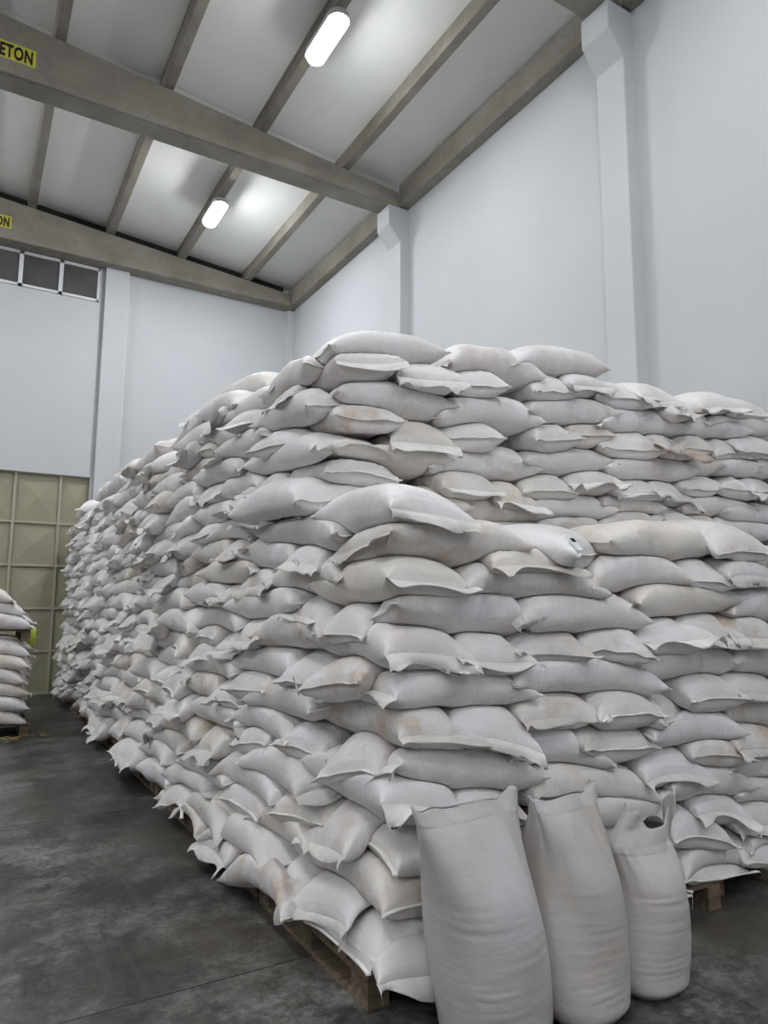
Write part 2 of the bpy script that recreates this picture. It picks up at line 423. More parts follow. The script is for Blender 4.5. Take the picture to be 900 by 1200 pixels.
# front faces.  s = side-on (long side seen), e = end-on (mouth or base seen)
# each entry: kind x0 y0 x1 y1 flags   (pixel ends of the visible bag at mid height)
#   f loose flap at the visible end, l / r loose flap at the left / right end, c hem only,
#   t hanging thread, o stained, h small hole mark, b brown torn cloth
FRONT_LOW = """
F 378 650 460 617 617 636 loc
L 372 604 455 590 550 607 fc
L 362 687 450 674 550 685 ft
F 408 728 466 700 628 716 c
L 357 742 448 756 550 764 fh
F 386 800 470 806 620 803 lc
L 348 830 462 852 566 858 ftoh
F 382 890 470 893 632 908 lt
L 350 902 452 936 540 945 ft
F 402 975 466 1012 640 1000 c
L 338 995 440 1056 575 1040 c
F 372 1070 445 1112 600 1095 c
L 325 1085 432 1160 545 1150 f
e 567 650 674 652 fo
e 630 648 738 644 cyk
s 716 634 845 634 c
e 812 630 915 634 cho
s 545 674 706 684 t
s 695 674 806 668 
e 797 668 852 674 cd
e 838 668 912 672 fo
s 610 718 754 718 l
s 745 703 863 698 l
s 858 705 960 712 o
e 528 762 622 768 f
e 602 750 692 748 f
e 684 750 756 756 cd
e 745 748 830 742 f
e 803 735 862 740 fd
e 845 736 910 742 fo
s 603 788 772 792 h
s 752 778 864 772 f
s 862 770 955 774 o
e 530 842 624 856 fd
e 602 830 704 830 fo
e 690 833 770 827 c
e 752 838 828 832 cy
e 798 812 866 808 c
e 852 800 925 806 f
s 610 872 706 880 r
e 676 872 770 870 ch
s 762 855 864 850 
s 856 832 940 836 o
e 852 862 925 866 fo
s 626 922 769 926 
e 752 898 832 893 f
e 806 878 874 880 co
s 858 900 950 902 
e 533 942 620 944 c
s 688 950 770 948 
s 785 920 880 915 l
s 868 928 950 932 
e 784 968 852 972 
e 812 945 876 948 f
e 858 950 925 952 f
s 800 1005 898 1008 rl
e 862 985 925 990 
e 800 1036 884 1036 c
s 640 1000 790 996 
e 560 990 650 994 
s 610 1046 800 1040 
s 555 1092 700 1084 
s 690 1080 800 1070 
e 640 1130 735 1122 
e 545 1140 645 1150 
e 725 1108 800 1100 
s 880 1040 960 1052 o
"""
FRONT_HIGH = """
F 352 420 392 400 516 408 c
L 336 448 388 422 472 424 f
e 463 436 541 447 fd
e 513 436 593 446 cd
s 528 415 634 432 l
s 606 417 711 424 l
F 360 466 402 455 526 472 c
L 327 498 388 484 469 492 co
e 459 500 533 510 fd
e 509 504 589 510 cd
s 515 478 632 484 
F 357 522 398 516 518 532 c
L 316 560 380 545 462 555 c
e 507 562 584 567 f
s 508 538 632 542 
e 574 575 632 583 fs
e 336 582 445 580 c
s 436 592 545 590 
s 524 595 627 598 t
e 618 447 673 450 c
e 660 448 714 450 ft
e 698 458 767 468 cd
e 740 460 792 464 f
s 620 478 720 482 o
s 706 490 802 496 l
e 768 480 826 478 fy
e 820 472 866 474 f
e 848 478 900 482 ft
s 797 494 878 498 
s 868 500 940 505 
e 617 511 679 509 c
e 664 508 719 508 c
e 701 515 774 520 c
e 757 518 814 530 fbo
e 790 514 844 518 c
e 834 521 886 524 co
e 880 520 930 526 f
s 618 536 720 540 
s 710 546 814 550 
s 806 540 888 544 
s 880 548 940 552 
e 612 565 673 568 c
e 665 564 727 564 f
e 714 568 784 572 f
e 760 566 816 580 fs
e 795 566 856 570 c
e 840 569 894 574 c
e 886 574 930 578 ft
s 616 594 720 594 
s 710 588 775 592 o
e 765 604 812 606 fo
s 800 590 884 594 
s 878 602 940 606 
s 560 622 640 622 
s 635 614 712 614 
s 706 612 790 612 
e 798 612 846 614 o
s 840 618 930 622 
"""
LEFT_NEAR = """
s 314 455 352 427 
s 255 492 314 457 r
e 316 470 346 452 f
s 232 482 272 468 
e 246 500 264 478 f
s 303 493 366 468 
e 262 503 314 478 cf
s 244 508 284 508 
s 260 528 312 505 r
e 296 526 342 506 c
s 289 541 366 520 r
e 230 524 251 518 
e 243 540 262 530 ft
s 230 556 281 542 r
s 242 578 302 558 r
e 282 574 327 562 f
e 253 596 298 588 f
s 288 590 352 596 o
e 228 580 258 570 f
s 228 604 268 597 
e 228 628 256 614 c
s 246 621 290 618 r
e 276 612 327 604 ft
s 311 623 392 620 r
s 226 646 272 639 
e 255 646 293 637 fo
s 281 646 350 652 r
e 337 648 370 652 f
s 235 672 296 662 r
e 273 682 327 676 fo
s 312 675 392 672 
e 236 700 277 696 f
s 220 692 260 702 
s 265 708 352 704 
e 335 716 376 722 f
e 374 726 412 722 t
s 230 722 279 726 
e 270 738 312 735 f
s 302 738 382 736 o
e 228 742 256 742 
e 240 752 292 752 fs
s 226 770 275 782 
s 272 770 344 782 r
e 326 782 374 786 c
e 356 798 414 788 co
s 222 796 258 812 
e 246 808 276 814 c
e 266 796 311 800 c
s 290 812 366 824 l
s 222 824 277 846 r
s 269 832 334 856 
e 316 858 356 882 co
e 362 886 414 880 c
e 270 862 307 862 
e 226 866 262 874 fs
s 286 885 354 920 r
s 254 896 322 928 
e 262 918 302 944 c
e 312 936 357 958 c
s 212 888 267 914 
s 192 904 246 928 r
e 194 924 226 938 c
e 237 926 268 946 c
s 289 950 356 986 f
e 344 968 408 982 ft
s 213 938 267 966 
s 245 962 327 1012 
s 193 948 240 990 r
e 303 1008 348 1036 f
e 234 982 286 1022 fs
s 276 1034 352 1078 o
e 338 1044 404 1064 fs
"""

def parse(txt, plane, sec):
    for ln in txt.strip().split('\n'):
        p = ln.split(); kind = p[0]
        fl = p[-1] if not p[-1].replace('.', '').isdigit() else ''
        v = [float(a) for a in p[1:] if a.replace('.', '').isdigit()]
        jy = rng.uniform(-.02, .03)
        if kind in 'se' and sec != 'left':
            A = on_y(v[0], v[1], plane); B = on_y(v[2], v[3], plane)
            w_ = B[0]-A[0]; slope = clampf((B[2]-A[2])/w_, -.5, .5); c = (A+B)/2
            if kind == 's':
                L = clampf(w_, .62, 1.08); F = .275
                add((c[0], c[1]+.235+jy, c[2]), 0, L, F, sx=slope, kind='s', fl=fl, sec=sec, arch=rng.uniform(.0, .03))
            else:
                F = clampf(w_/2, .19, .34); L = .84
                yaw = math.pi/2 + rng.uniform(-.1, .1)
                if 'y' in fl: yaw += .42
                if 'd' in fl: yaw -= .22
                if 'k' in fl: yaw += .1
                # local +x points towards the pile (+Y); the seen end is at local -x
                add((c[0]+.36*math.cos(yaw)*.9, c[1]+L/2-.03+jy, c[2]+rng.uniform(0, .02)), yaw, L, F, sy=-slope, kind='e', fl=fl, sec=sec,
                    sx=rng.uniform(.0, .07), arch=rng.uniform(.01, .04))
        elif kind == 'F':
            R = on_x(v[0], v[1], xleft); A = on_y(v[2], v[3], plane); B = on_y(v[4], v[5], plane)
            sx = clampf((B[2]-A[2])/(B[0]-A[0]), -.35, .35)
            sy = clampf((R[2]-A[2])/max(.35, R[1]-A[1]), -.3, .3)
            c = (A+B)/2; L = clampf(B[0]-A[0], .75, 1.12)
            add((c[0], c[1]+.25, c[2]+.25*sy), 0, L, .29, sx=sx, sy=sy, kind='F', fl=fl, sec=sec, arch=.012)
        elif kind == 'L':
            R = on_x(v[0], v[1], xleft); A = on_y(v[2], v[3], plane); B = on_y(v[4], v[5], plane)
            c = (A+B)/2; L = clampf(R[1]-plane, .74, 1.0)
            F = clampf((B[0]-A[0])/2, .24, .31)
            sy = clampf((B[2]-A[2])/(B[0]-A[0]), -.3, .3)
            sx = clampf((R[2]-c[2])/L, -.3, .3)
            add((c[0]+.0, plane+L/2-.02, c[2]+sx*L/2), math.pi/2, L, F, sx=sx, sy=-sy, kind='L', fl=fl, sec=sec, arch=.012)
        else:
            A = on_x(v[0], v[1], xleft); B = on_x(v[2], v[3], xleft)     # A far, B near
            w_ = A[1]-B[1]; slope = clampf((A[2]-B[2])/w_, -.35, .35); c = (A+B)/2
            if kind == 's':
                L = clampf(w_, .66, 1.05)
                add((c[0]+.235+jy, c[1], c[2]), math.pi/2, L, .275, sx=slope, kind='s', fl=fl, sec='left', arch=rng.uniform(.0, .03))
            else:
                F = clampf(w_/2, .21, .30); L = .84
                yaw = rng.uniform(-.12, .12) + (.15 if 'c' in fl else 0)
                add((c[0]+L/2+.0+jy, c[1], c[2]+.01), yaw, L, F, sy=slope, kind='e', fl=fl, sec='left',
                    sx=rng.uniform(0, .06), arch=rng.uniform(.01, .04))
parse(FRONT_LOW, YL, 'low'); parse(FRONT_HIGH, YU, 'high'); parse(LEFT_NEAR, 0, 'left')

# the long left side beyond: layer after layer, bags crossed at random as they lie in the pile
for d in S:
    d['C'][2] = max(d['C'][2], .235)
    if d['C'][2] < .30:
        d['arch'] = .05
        if d['sec'] == 'left': d['C'][0] -= .07
        if d['kind'] == 'L': d['C'][1] -= .07; d['C'][0] -= .02
    if d['kind'] in 'sF' and d['sec'] in ('low', 'high'): d['C'][0] = min(d['C'][0], 5.82-d['L']/2)
    if d['kind'] == 'e' and d['sec'] in ('low', 'high'): d['C'][0] = min(d['C'][0], 5.55)
near = [d for d in S if d['kind'] != '' ]
far_y = {}
def left_extent(d):
    if d['kind'] in ('s',) and d['sec'] == 'left': return d['C'][1]+d['L']/2
    if d['kind'] == 'e' and d['sec'] == 'left': return d['C'][1]+d['F']
    if d['kind'] == 'L': return d['C'][1]+d['L']/2
    if d['kind'] == 'F': return d['C'][1]+.27
    return 0
NLAY = 20
for k in range(NLAY):
    z = .25 + k*PITCH_Z
    y = 2.6 if z < 2.1 else 3.4
    for d in near:
        if abs(d['C'][2]-z) < .085 and (d['sec'] == 'left' or d['kind'] in 'LF'): y = max(y, left_extent(d)-.04)
    far_y[k] = y
    prev = None
    zj = rng.uniform(-.012, .012)
    while y < 13.1:
        side = rng.random() < (.6 if prev != 's' else .45)
        top = k >= NLAY-2
        if top and rng.random() < .18 and y > 4.5: y += .55; continue
        if side:
            L = rng.uniform(.80, .96); 
            add((xleft(z)+.235+rng.uniform(-.05, .05), y+L/2, z+zj+rng.uniform(-.012, .012)), math.pi/2+rng.uniform(-.05, .05), L, rng.uniform(.26, .285),
                sx=rng.uniform(-.07, .07), kind='s', sec='left', fl=rng.choice(['', '', 'r', 'l', 'o', 'rt']), arch=rng.uniform(0, .035), far=True, lay=k)
            y += L-.02
        else:
            F = rng.uniform(.215, .255); L = .84
            add((xleft(z)+L/2-.05+rng.uniform(-.07, .05), y+F*.97, z+zj+rng.uniform(-.012, .012)), rng.uniform(-.22, .22), L, F,
                sy=rng.uniform(-.14, .14), sx=rng.uniform(-.02, .08), kind='e', sec='left', fl=rng.choice(['f', 'f', 'c', 'ft', 'fo', 'c', 'fs']), arch=rng.uniform(.01, .05), far=True, lay=k)
            y += 2*F*.93
        prev = 's' if side else 'e'
# loose bags thrown on top along the left edge
for yy, zz, kd in ((5.2, 3.17, 's'), (6.2, 3.2, 'e'), (7.7, 3.16, 's'), (10.3, 3.16, 'e')):
    if kd == 's': add((xleft(zz)+.38, yy, zz+.09), math.pi/2+.2, .88, .27, kind='s', sec='left', fl='r', far=True, lay=NLAY, arch=.03)
    else: add((xleft(zz)+.52, yy, zz+.09), .3, .86, .27, kind='e', sec='left', fl='f', far=True, lay=NLAY, arch=.03)

# -------- shape of one bag
KP = 1.535
def shape_funcs(d, x, y):
    """local x,y -> (mid height, half thickness, inside mask)"""
    L2 = d['L']/2; u = np.clip(x/L2, -1.0, 1.0); au = np.abs(u)
    b = d['T']/2*np.clip(1-au**d['pu'], 0, 1)**0.47 + .009
    F = d['F']; a = F*.955 - (F*.955-(F**KP - np.minimum(b, F*.9)**KP)**(1/KP))*.62
    v = np.clip(np.abs(y)/a, 0, 1)
    h = b*np.clip(1-v**2.5, 0, 1)**(1/2.5)
    mid = d['C'][2] + d['sx']*x + d['sy']*y - d['arch']*(2.2*au**2.4-.6) - d['bend']*(y/F)**2*au**2
    inside = (np.abs(x) < L2) & (np.abs(y) < a)
    return mid, h, inside, b, a
def to_local(d, X, Y):
    c, s = math.cos(d['yaw']), math.sin(d['yaw']); dx = X-d['C'][0]; dy = Y-d['C'][1]
    return c*dx+s*dy, -s*dx+c*dy

for d in S:
    r = random.Random(d['seed']); d['bend'] = r.uniform(-.01, .035); d['pu'] = r.uniform(3.6, 5.2) if d['kind'] == 'e' else r.uniform(2.9, 4.4)
RES = {'hi': (52, 44), 'mid': (34, 30), 'low': (20, 18)}
def base_grid(res):
    NU, NT = RES[res]
    t = np.linspace(-1, 1, NU); u = np.sin(t*math.pi/2*.93)/math.sin(math.pi/2*.93)
    th = np.linspace(0, 2*math.pi, NT, endpoint=False)
    return u, th
TOPO = {}
def topo(res):
    if res in TOPO: return TOPO[res]
    NU, NT = RES[res]; i = np.arange(NU-1)[:, None]; j = np.arange(NT)[None, :]; j2 = (j+1) % NT
    q = np.stack([i*NT+j, i*NT+j2, (i+1)*NT+j2, (i+1)*NT+j], -1).reshape(-1, 4)
    caps = []
    for base, rev in ((0, False), ((NU-1)*NT, True)):
        for k in range(1, NT//2):                      # bridge top to bottom across the flat end
            a, b_, c, e = base+k, base+k-1, base+(NT-k+1) % NT, base+NT-k
            f = [a, b_, c, e] if k > 1 else [a, base, e]
            caps.append(f[::-1] if not rev else f)
        k = NT//2
        caps.append([base+k, base+k-1, base+k+1][::(1 if rev else -1)])
    fixed = []                                        # end faces wound so that they look outwards
    for f in caps:
        t = [2*math.pi*((i_ % NT))/NT for i_ in f]; pts = [(math.cos(a_), math.sin(a_)) for a_ in t]
        ar = sum(pts[i_][0]*pts[(i_+1) % len(f)][1]-pts[(i_+1) % len(f)][0]*pts[i_][1] for i_ in range(len(f)))
        want = -1 if f[0] < NT else 1
        fixed.append(f if ar*want > 0 else f[::-1])
    TOPO[res] = (q, fixed); return TOPO[res]

def sack_vertices(d, neigh, res):
    NU, NT = RES[res]; u, th = base_grid(res); r = np.random.RandomState(d['seed'] % (2**31))
    U = u[:, None]*np.ones((1, NT)); TH = np.ones((NU, 1))*th[None, :]
    L2 = d['L']/2; au = np.abs(U)
    b = d['T']/2*np.clip(1-au**d['pu'], 0, 1)**0.47 + .009
    F = d['F']; a = F*.955 - (F*.955-(F**KP - np.minimum(b, F*.9)**KP)**(1/KP))*.62
    ct, st = np.cos(TH), np.sin(TH); e = .80
    y = a*np.sign(ct)*np.abs(ct)**e; h = b*np.sign(st)*np.abs(st)**e
    v = y/F
    x = U*L2 + np.sign(U)*.022*np.abs(v)**3*au**8 - np.sign(U)*.018*(1-v**2)*au**6*r.uniform(.2, 1.0)
    mid = d['C'][2] + d['sx']*x + d['sy']*y - d['arch']*(2.2*au**2.4-.6) - d['bend']*v**2*au**2
    # lumps, pleats by the hems, transverse creases
    top = np.where(st >= 0, 1.0, -1.0)
    lump = np.zeros_like(U)
    for _ in range(5):
        fx, ft = r.uniform(1.0, 4.5), r.randint(1, 4); lump += np.sin(fx*U*2+ft*TH+r.uniform(0, 6.3))*r.uniform(.3, 1)
    lump *= .0034
    edge = np.exp(-(1-au)/.13)
    pl = np.zeros_like(U)
    for _ in range(4):
        kf = r.uniform(9, 26); pl += np.sin(kf*v*1.6+r.uniform(0, 6.3)+top)*r.uniform(.3, 1)
    pl *= edge*.0042*np.clip((1-au)/.04+.15, 0, 1)
    cr = np.zeros_like(U)
    if res != 'low':
        for _ in range(r.randint(5, 11)):
            u0 = r.uniform(-.7, .7); t0 = r.uniform(0, 6.28); sl = r.uniform(-.12, .12); dth = (TH-t0+math.pi) % (2*math.pi)-math.pi
            wdt = r.uniform(.02, .045)
            cr -= r.uniform(.004, .011)*np.exp(-((U-u0-sl*dth)/wdt)**2)*np.exp(-(dth/r.uniform(.5, 1.1))**2)
    disp = lump+pl+cr
    rad = np.sqrt(ct**2+st**2)
    y = y + disp*ct*.8; h = h + disp*st
    c_, s_ = math.cos(d['yaw']), math.sin(d['yaw'])
    X = d['C'][0]+c_*x-s_*y; Y = d['C'][1]+s_*x+c_*y; Z = mid+h
    # contact with the bags above and below: both settle on the surface midway
    lo = np.full_like(Z, -9.0); hi = np.full_like(Z, 99.0)
    m1, h1, _, _, _ = shape_funcs(d, x, y)
    for o in neigh:
        lx, ly = to_local(o, X, Y); m2, h2, ins, _, _ = shape_funcs(o, lx, ly)
        if not ins.any(): continue
        if d_above(d, o):
            sfc = (m1-h1+m2+h2)/2; ok = ins & (m2+h2 > m1-h1); lo = np.where(ok, np.maximum(lo, sfc+.0012), lo)
        else:
            sfc = (m1+h1+m2-h2)/2; ok = ins & (m1+h1 > m2-h2); hi = np.where(ok, np.minimum(hi, sfc-.0012), hi)
    bad = lo > hi; av = (lo+hi)/2; lo2 = np.where(bad, av-.002, lo); hi2 = np.where(bad, av+.002, hi)
    Zn = np.clip(Z, lo2, hi2)
    dz = Zn-Z
    for _ in range(2 if res == 'hi' else 1):
        k = dz.copy(); k[1:-1] = (dz[:-2]+2*dz[1:-1]+dz[2:])/4
        dz = (np.roll(k, 1, 1)+2*k+np.roll(k, -1, 1))/4
    flo = np.full_like(Z, d.get('floor', .147))
    if 'floor' not in d: flo = np.where((X < 1.47) | ((Y < YL+.10) & (X < 2.9)), .03, flo)
    Z = np.maximum(Z+dz, flo)
    uv = np.stack([U*L2, TH/(2*math.pi)*4*F*1.0], -1)
    return X, Y, Z, uv, v, (c_, s_)

def d_above(a, b):
    key = (a['order'], b['order'])
    if key in ABOVE: return ABOVE[key]
    mx, my = (a['C'][0]+b['C'][0])/2, (a['C'][1]+b['C'][1])/2
    la = to_local(a, mx, my); lb = to_local(b, mx, my)
    za = shape_funcs(a, np.array([clampf(la[0], -a['L']/2, a['L']/2)]), np.array([clampf(la[1], -a['F'], a['F'])]))[0][0]
    zb = shape_funcs(b, np.array([clampf(lb[0], -b['L']/2, b['L']/2)]), np.array([clampf(lb[1], -b['F'], b['F'])]))[0][0]
    r = za > zb if abs(za-zb) > .004 else a['order'] > b['order']
    ABOVE[key] = r; ABOVE[(key[1], key[0])] = not r
    return r
ABOVE = {}

def make_mesh(name, V, quads, extra=(), uv=None):
    me = bpy.data.meshes.new(name)
    nq = len(quads); nl = nq*4 + sum(len(f) for f in extra)
    me.vertices.add(len(V)); me.vertices.foreach_set('co', np.asarray(V, np.float32).ravel())
    loops = np.concatenate([np.asarray(quads, np.int32).ravel()] + [np.array(f, np.int32) for f in extra]) if nl else np.zeros(0, np.int32)
    me.loops.add(nl); me.loops.foreach_set('vertex_index', loops)
    tot = np.array([4]*nq + [len(f) for f in extra], np.int32); st = np.concatenate([[0], np.cumsum(tot)[:-1]]).astype(np.int32)
    me.polygons.add(len(tot)); me.polygons.foreach_set('loop_start', st)
    me.polygons.foreach_set('use_smooth', np.ones(len(tot), bool))
    if uv is not None:
        l = me.uv_layers.new(name='UVMap'); l.data.foreach_set('uv', np.asarray(uv, np.float32)[loops].ravel())
    me.update(calc_edges=True); me.validate()
    return me

def seam_lines(X, Y, Z, side, res):
    NU, NT = RES[res]; i = 0 if side < 0 else NU-1
    ks = np.arange(0, NT//2+1); km = (-ks) % NT
    P = np.stack([X[i], Y[i], Z[i]], -1); 
    return (P[ks]+P[km])/2                     # from v=+1 to v=-1
def ribbon(P, out, length, seed, droop, ruff, rows, thick=.0016, up0=0.0):
    """cloth strip standing off the hem line P, falling by droop, rippled by ruff"""
    r = np.random.RandomState(seed % (2**31)); n = len(P)
    s = np.linspace(0, 1, n); wob = np.zeros(n); ln = np.zeros(n)
    for _ in range(4):
        k = r.uniform(1.5, 7); wob += np.sin(k*s*6.28/2+r.uniform(0, 6.3))*r.uniform(.4, 1)
    for _ in range(3):
        k = r.uniform(1, 5); ln += np.sin(k*s*6.28/2+r.uniform(0, 6.3))*r.uniform(.3, 1)
    ln = length*np.clip(1+.28*ln, .35, 1.7)
    V = [P - out*.006]; ang0 = up0; cur = P - out*.006; prevj = 0
    for j in range(1, rows+1):
        t = j/rows; ang = ang0 - droop*t
        step = (ln/rows)[:, None]
        # ruffles turn the cloth up and down across the width
        an = ang + ruff*wob*t*.55
        cur = cur + step*(out[None, :]*np.cos(an)[:, None] + np.array([0, 0, 1.0])[None, :]*np.sin(an)[:, None])
        V.append(cur.copy())
    A = np.array(V)                                       # rows+1, n, 3
    T = A + np.array([0, 0, thick])
    W = np.concatenate([A.reshape(-1, 3), T.reshape(-1, 3)]); R = rows+1; q = []
    idx = lambda j, i, l: l*R*n + j*n + i
    for l in (0, 1):
        for j in range(rows):
            for i in range(n-1):
                f = [idx(j, i, l), idx(j, i+1, l), idx(j+1, i+1, l), idx(j+1, i, l)]
                q.append(f if l else f[::-1])
    for i in range(n-1): q.append([idx(rows, i, 0), idx(rows, i+1, 0), idx(rows, i+1, 1), idx(rows, i, 1)])
    for j in range(rows):
        q.append([idx(j, 0, 0), idx(j+1, 0, 0), idx(j+1, 0, 1), idx(j, 0, 1)])
        q.append([idx(j, n-1, 0), idx(j, n-1, 1), idx(j+1, n-1, 1), idx(j+1, n-1, 0)])
    return W, q
def hem(P, out, seed, w_=.016, th=.0035):
    r = np.random.RandomState(seed % (2**31)); n = len(P); s = np.linspace(0, 1, n)
    wob = sum(np.sin(r.uniform(12, 34)*s+r.uniform(0, 6.3)) for _ in range(3))*.0022
    up = np.array([0, 0, 1.0]); V = []; q = []
    for a, b_ in ((-.006, th*.9), (w_, th), (w_, -th), (-.006, -th*.9)):
        V.append(P + out*(a + (wob if a > 0 else 0*wob))[:, None] + up*(b_+wob)[:, None])
    V = np.concatenate(V)
    for k in range(4):
        k2 = (k+1) % 4
        for i in range(n-1): q.append([k*n+i, k2*n+i, k2*n+i+1, k*n+i+1][::-1])
    q.append([0, n, 2*n, 3*n][::-1]); q.append([n-1, 2*n-1, 3*n-1, 4*n-1])
    return V, q
def thread_mesh(p, seed, ln):
    r = random.Random(seed); pts = [np.array(p)]; n = 7; ph = r.uniform(0, 6.3); amp = r.uniform(.003, .009)
    for i in range(1, n+1):
        t = i/n; pts.append(np.array(p)+np.array([amp*math.sin(ph+4*t), amp*math.cos(ph+3*t)*.7, -ln*t]))
    V = []; q = []; k = 5
    for i, c in enumerate(pts):
        for j in range(k): V.append(c+.0011*np.array([math.cos(6.2832*j/k), math.sin(6.2832*j/k), 0]))
    for i in range(n):
        for j in range(k): q.append([i*k+j, (i+1)*k+j, (i+1)*k+(j+1) % k, i*k+(j+1) % k])
    return np.array(V), q

CAM = np.array([0, 0, EYE])
for d in S: d['dist'] = float(np.linalg.norm(d['C']-CAM))
byd = sorted(S, key=lambda d: d['dist'])
LIMIT = 296
for i, d in enumerate(byd): d['rank'] = i
grid = {}
for d in S: grid.setdefault((int(d['C'][0]//1.2), int(d['C'][1]//1.2)), []).append(d)
def neighbours(d):
    gx_, gy_ = int(d['C'][0]//1.2), int(d['C'][1]//1.2); out = []
    for i in (-1, 0, 1):
        for j in (-1, 0, 1):
            for o in grid.get((gx_+i, gy_+j), ()):
                if o is d: continue
                v = o['C']-d['C']
                if abs(v[2]) < .46 and v[0]**2+v[1]**2 < 1.3: out.append(o)
    return out

stuff_V, stuff_Q, stuff_X, stuff_UV, sn = [], [], [], [], 0
flapV, flapQ, fn = [], [], 0
def ends_of(d):
    """which ends carry what: list of (side, kind)"""
    fl = d['fl']; r = random.Random(d['seed']+5)
    if d['kind'] in 'eL':
        return [(-1, 'flap' if 'f' in fl or 'b' in fl else 'hem')] + ([(1, 'hem')] if d['kind'] == 'L' else [])
    # side-on and corner bags: local -x is the left end on the front, the near end on the left side
    lef, rig = ('flap' if 'l' in fl else 'hem'), ('flap' if 'r' in fl else 'hem')
    if d['sec'] == 'left': lef, rig = rig, lef
    return [(-1, lef), (1, rig)]

for d in S:
    res = 'hi' if d['dist'] < 4.9 else ('mid' if d['dist'] < 7.0 else 'low')
    X, Y, Z, uv, v, (c_, s_) = sack_vertices(d, neighbours(d), res)
    NU, NT = RES[res]; V = np.stack([X, Y, Z], -1).reshape(-1, 3)
    q, caps = topo(res)
    stuff = d['rank'] >= LIMIT
    stain = .85 if 'b' in d['fl'] else (.6 if 'o' in d['fl'] else (random.Random(d['seed']).choice([0, 0, 0, .12, .3])))
    d['stain'] = stain
    org = np.array([d['C'][0], d['C'][1], float(Z.min())])
    parts = []
    for side, kd in ends_of(d):
        P = seam_lines(X, Y, Z, side, res); out = np.array([c_*side, s_*side, 0.0]); sd = d['seed']+side*7
        n = len(P)
        if kd == 'flap':
            rr = random.Random(sd)
            big = 's' in d['fl']
            ln = rr.uniform(.07, .11) if big else rr.uniform(.05, .09)
            if 'b' in d['fl']: ln = .13
            W, qq = ribbon(P, out, ln, sd, rr.uniform(.8, 1.7) if (big or rr.random() < .5) else rr.uniform(.1, .9), rr.uniform(.25, .7), 5 if res == 'hi' else 3, up0=rr.uniform(-.35, .25))
            parts.append(('flap', W, qq, M_FLAP, .75 if 'b' in d['fl'] else (.25 if 'o' in d['fl'] else rr.choice([0, 0, .08, .15]))))
        else:
            W, qq = hem(P, out, sd); parts.append(('hem', W, qq, M_SEAM, 0.0 if 'o' not in d['fl'] else .3))
        if ('t' in d['fl'] or (d['dist'] < 4.6 and random.Random(sd).random() < .35)) and not stuff and side == -1:
            p = P[-2 if random.Random(sd).random() < .6 else 1] + out*.012
            W, qq = thread_mesh(p, sd, random.Random(sd).uniform(.05, .13)); parts.append(('thread', W, qq, M_THREAD, 0.0))
    if stuff:
        stuff_V.append(V); stuff_Q.append(q+sn); stuff_X += [[a+sn for a in f] for f in caps]; stuff_UV.append(uv.reshape(-1, 2)); sn += len(V)
        for nm, W, qq, mt, st_ in parts:
            flapV.append(W); flapQ.append(np.array(qq)+fn); fn += len(W)
        continue
    me = make_mesh('grain_sack', V-org, q, caps, uv.reshape(-1, 2))
    o = link('grain_sack', me, M_SACK, None, tuple(org)); o['stain'] = float(stain); d['ob'] = o
    for nm, W, qq, mt, st_ in parts:
        c = link(nm, make_mesh(nm, W-org, qq), mt, o); c['stain'] = float(st_)
    d['parts'] = [p[0] for p in parts]

far = link('far_end_sacks', make_mesh('far_end_sacks', np.concatenate(stuff_V), np.concatenate(stuff_Q), stuff_X, np.concatenate(stuff_UV)), M_SACK)
far['stain'] = .2; tag(far, 'remaining white sacks at the far end of the long pile, by the gate', 'sacks', kind='stuff')
fm = link('far_end_flaps', make_mesh('far_end_flaps', np.concatenate(flapV), np.concatenate(flapQ)), M_FLAP, far)
fm['stain'] = .05; fm['kind'] = 'stuff'

# bags deep inside the pile and over its top, only coarse
inner = []
def coarse(c, yaw, L=.92, F=.27, T=.19, nu=9, nt=10):
    u = np.linspace(-1, 1, nu)[:, None]; th = np.linspace(0, 2*math.pi, nt, endpoint=False)[None, :]
    b = T/2*np.clip(1-np.abs(u)**3, 0, 1)**.6+.005; a = (F**KP-b**KP)**(1/KP)
    x = u*L/2+0*th; y = a*np.cos(th); z = b*np.sin(th)+0*x
    cc, ss = math.cos(yaw), math.sin(yaw)
    return np.stack([c[0]+cc*x-ss*y, c[1]+ss*x+cc*y, c[2]+z], -1).reshape(-1, 3)
iq = []; nu, nt = 9, 10
for i in range(nu-1):
    for j in range(nt): iq.append([i*nt+j, (i+1)*nt+j, (i+1)*nt+(j+1) % nt, i*nt+(j+1) % nt])
iq = np.array(iq)[:, ::-1]; icaps = [list(range(nt))[::-1], list(range((nu-1)*nt, nu*nt))]
IV, IQ, IX, k = [], [], [], 0
def put(c, yaw, **kw):
    global k
    IV.append(coarse(c, yaw, **kw)); IQ.append(iq+k); IX.extend([[a+k for a in f] for f in icaps]); k += nu*nt
rg = random.Random(3)
for lay in range(21):
    z = .25+lay*PITCH_Z
    top = lay >= 19
    ys = 3.95 if z < 2.0 else 4.75
    y = ys
    while y < 13.0:
        x = 2.85 + (.2 if lay % 2 else 0)
        while x < 5.24:
            deep = (3.2 < x < 5.0) and (ys+.9 < y < 12.5) and lay < 19
            if not deep and not (lay == 20 and rg.random() < .35):
                put((x, y, z+rg.uniform(-.01, .01)), rg.uniform(-.08, .08)+(math.pi/2 if lay % 2 else 0), L=.88 if lay % 2 == 0 else .80, F=.25)
            x += .93 if lay % 2 == 0 else .52
        y += .50 if lay % 2 == 0 else .84
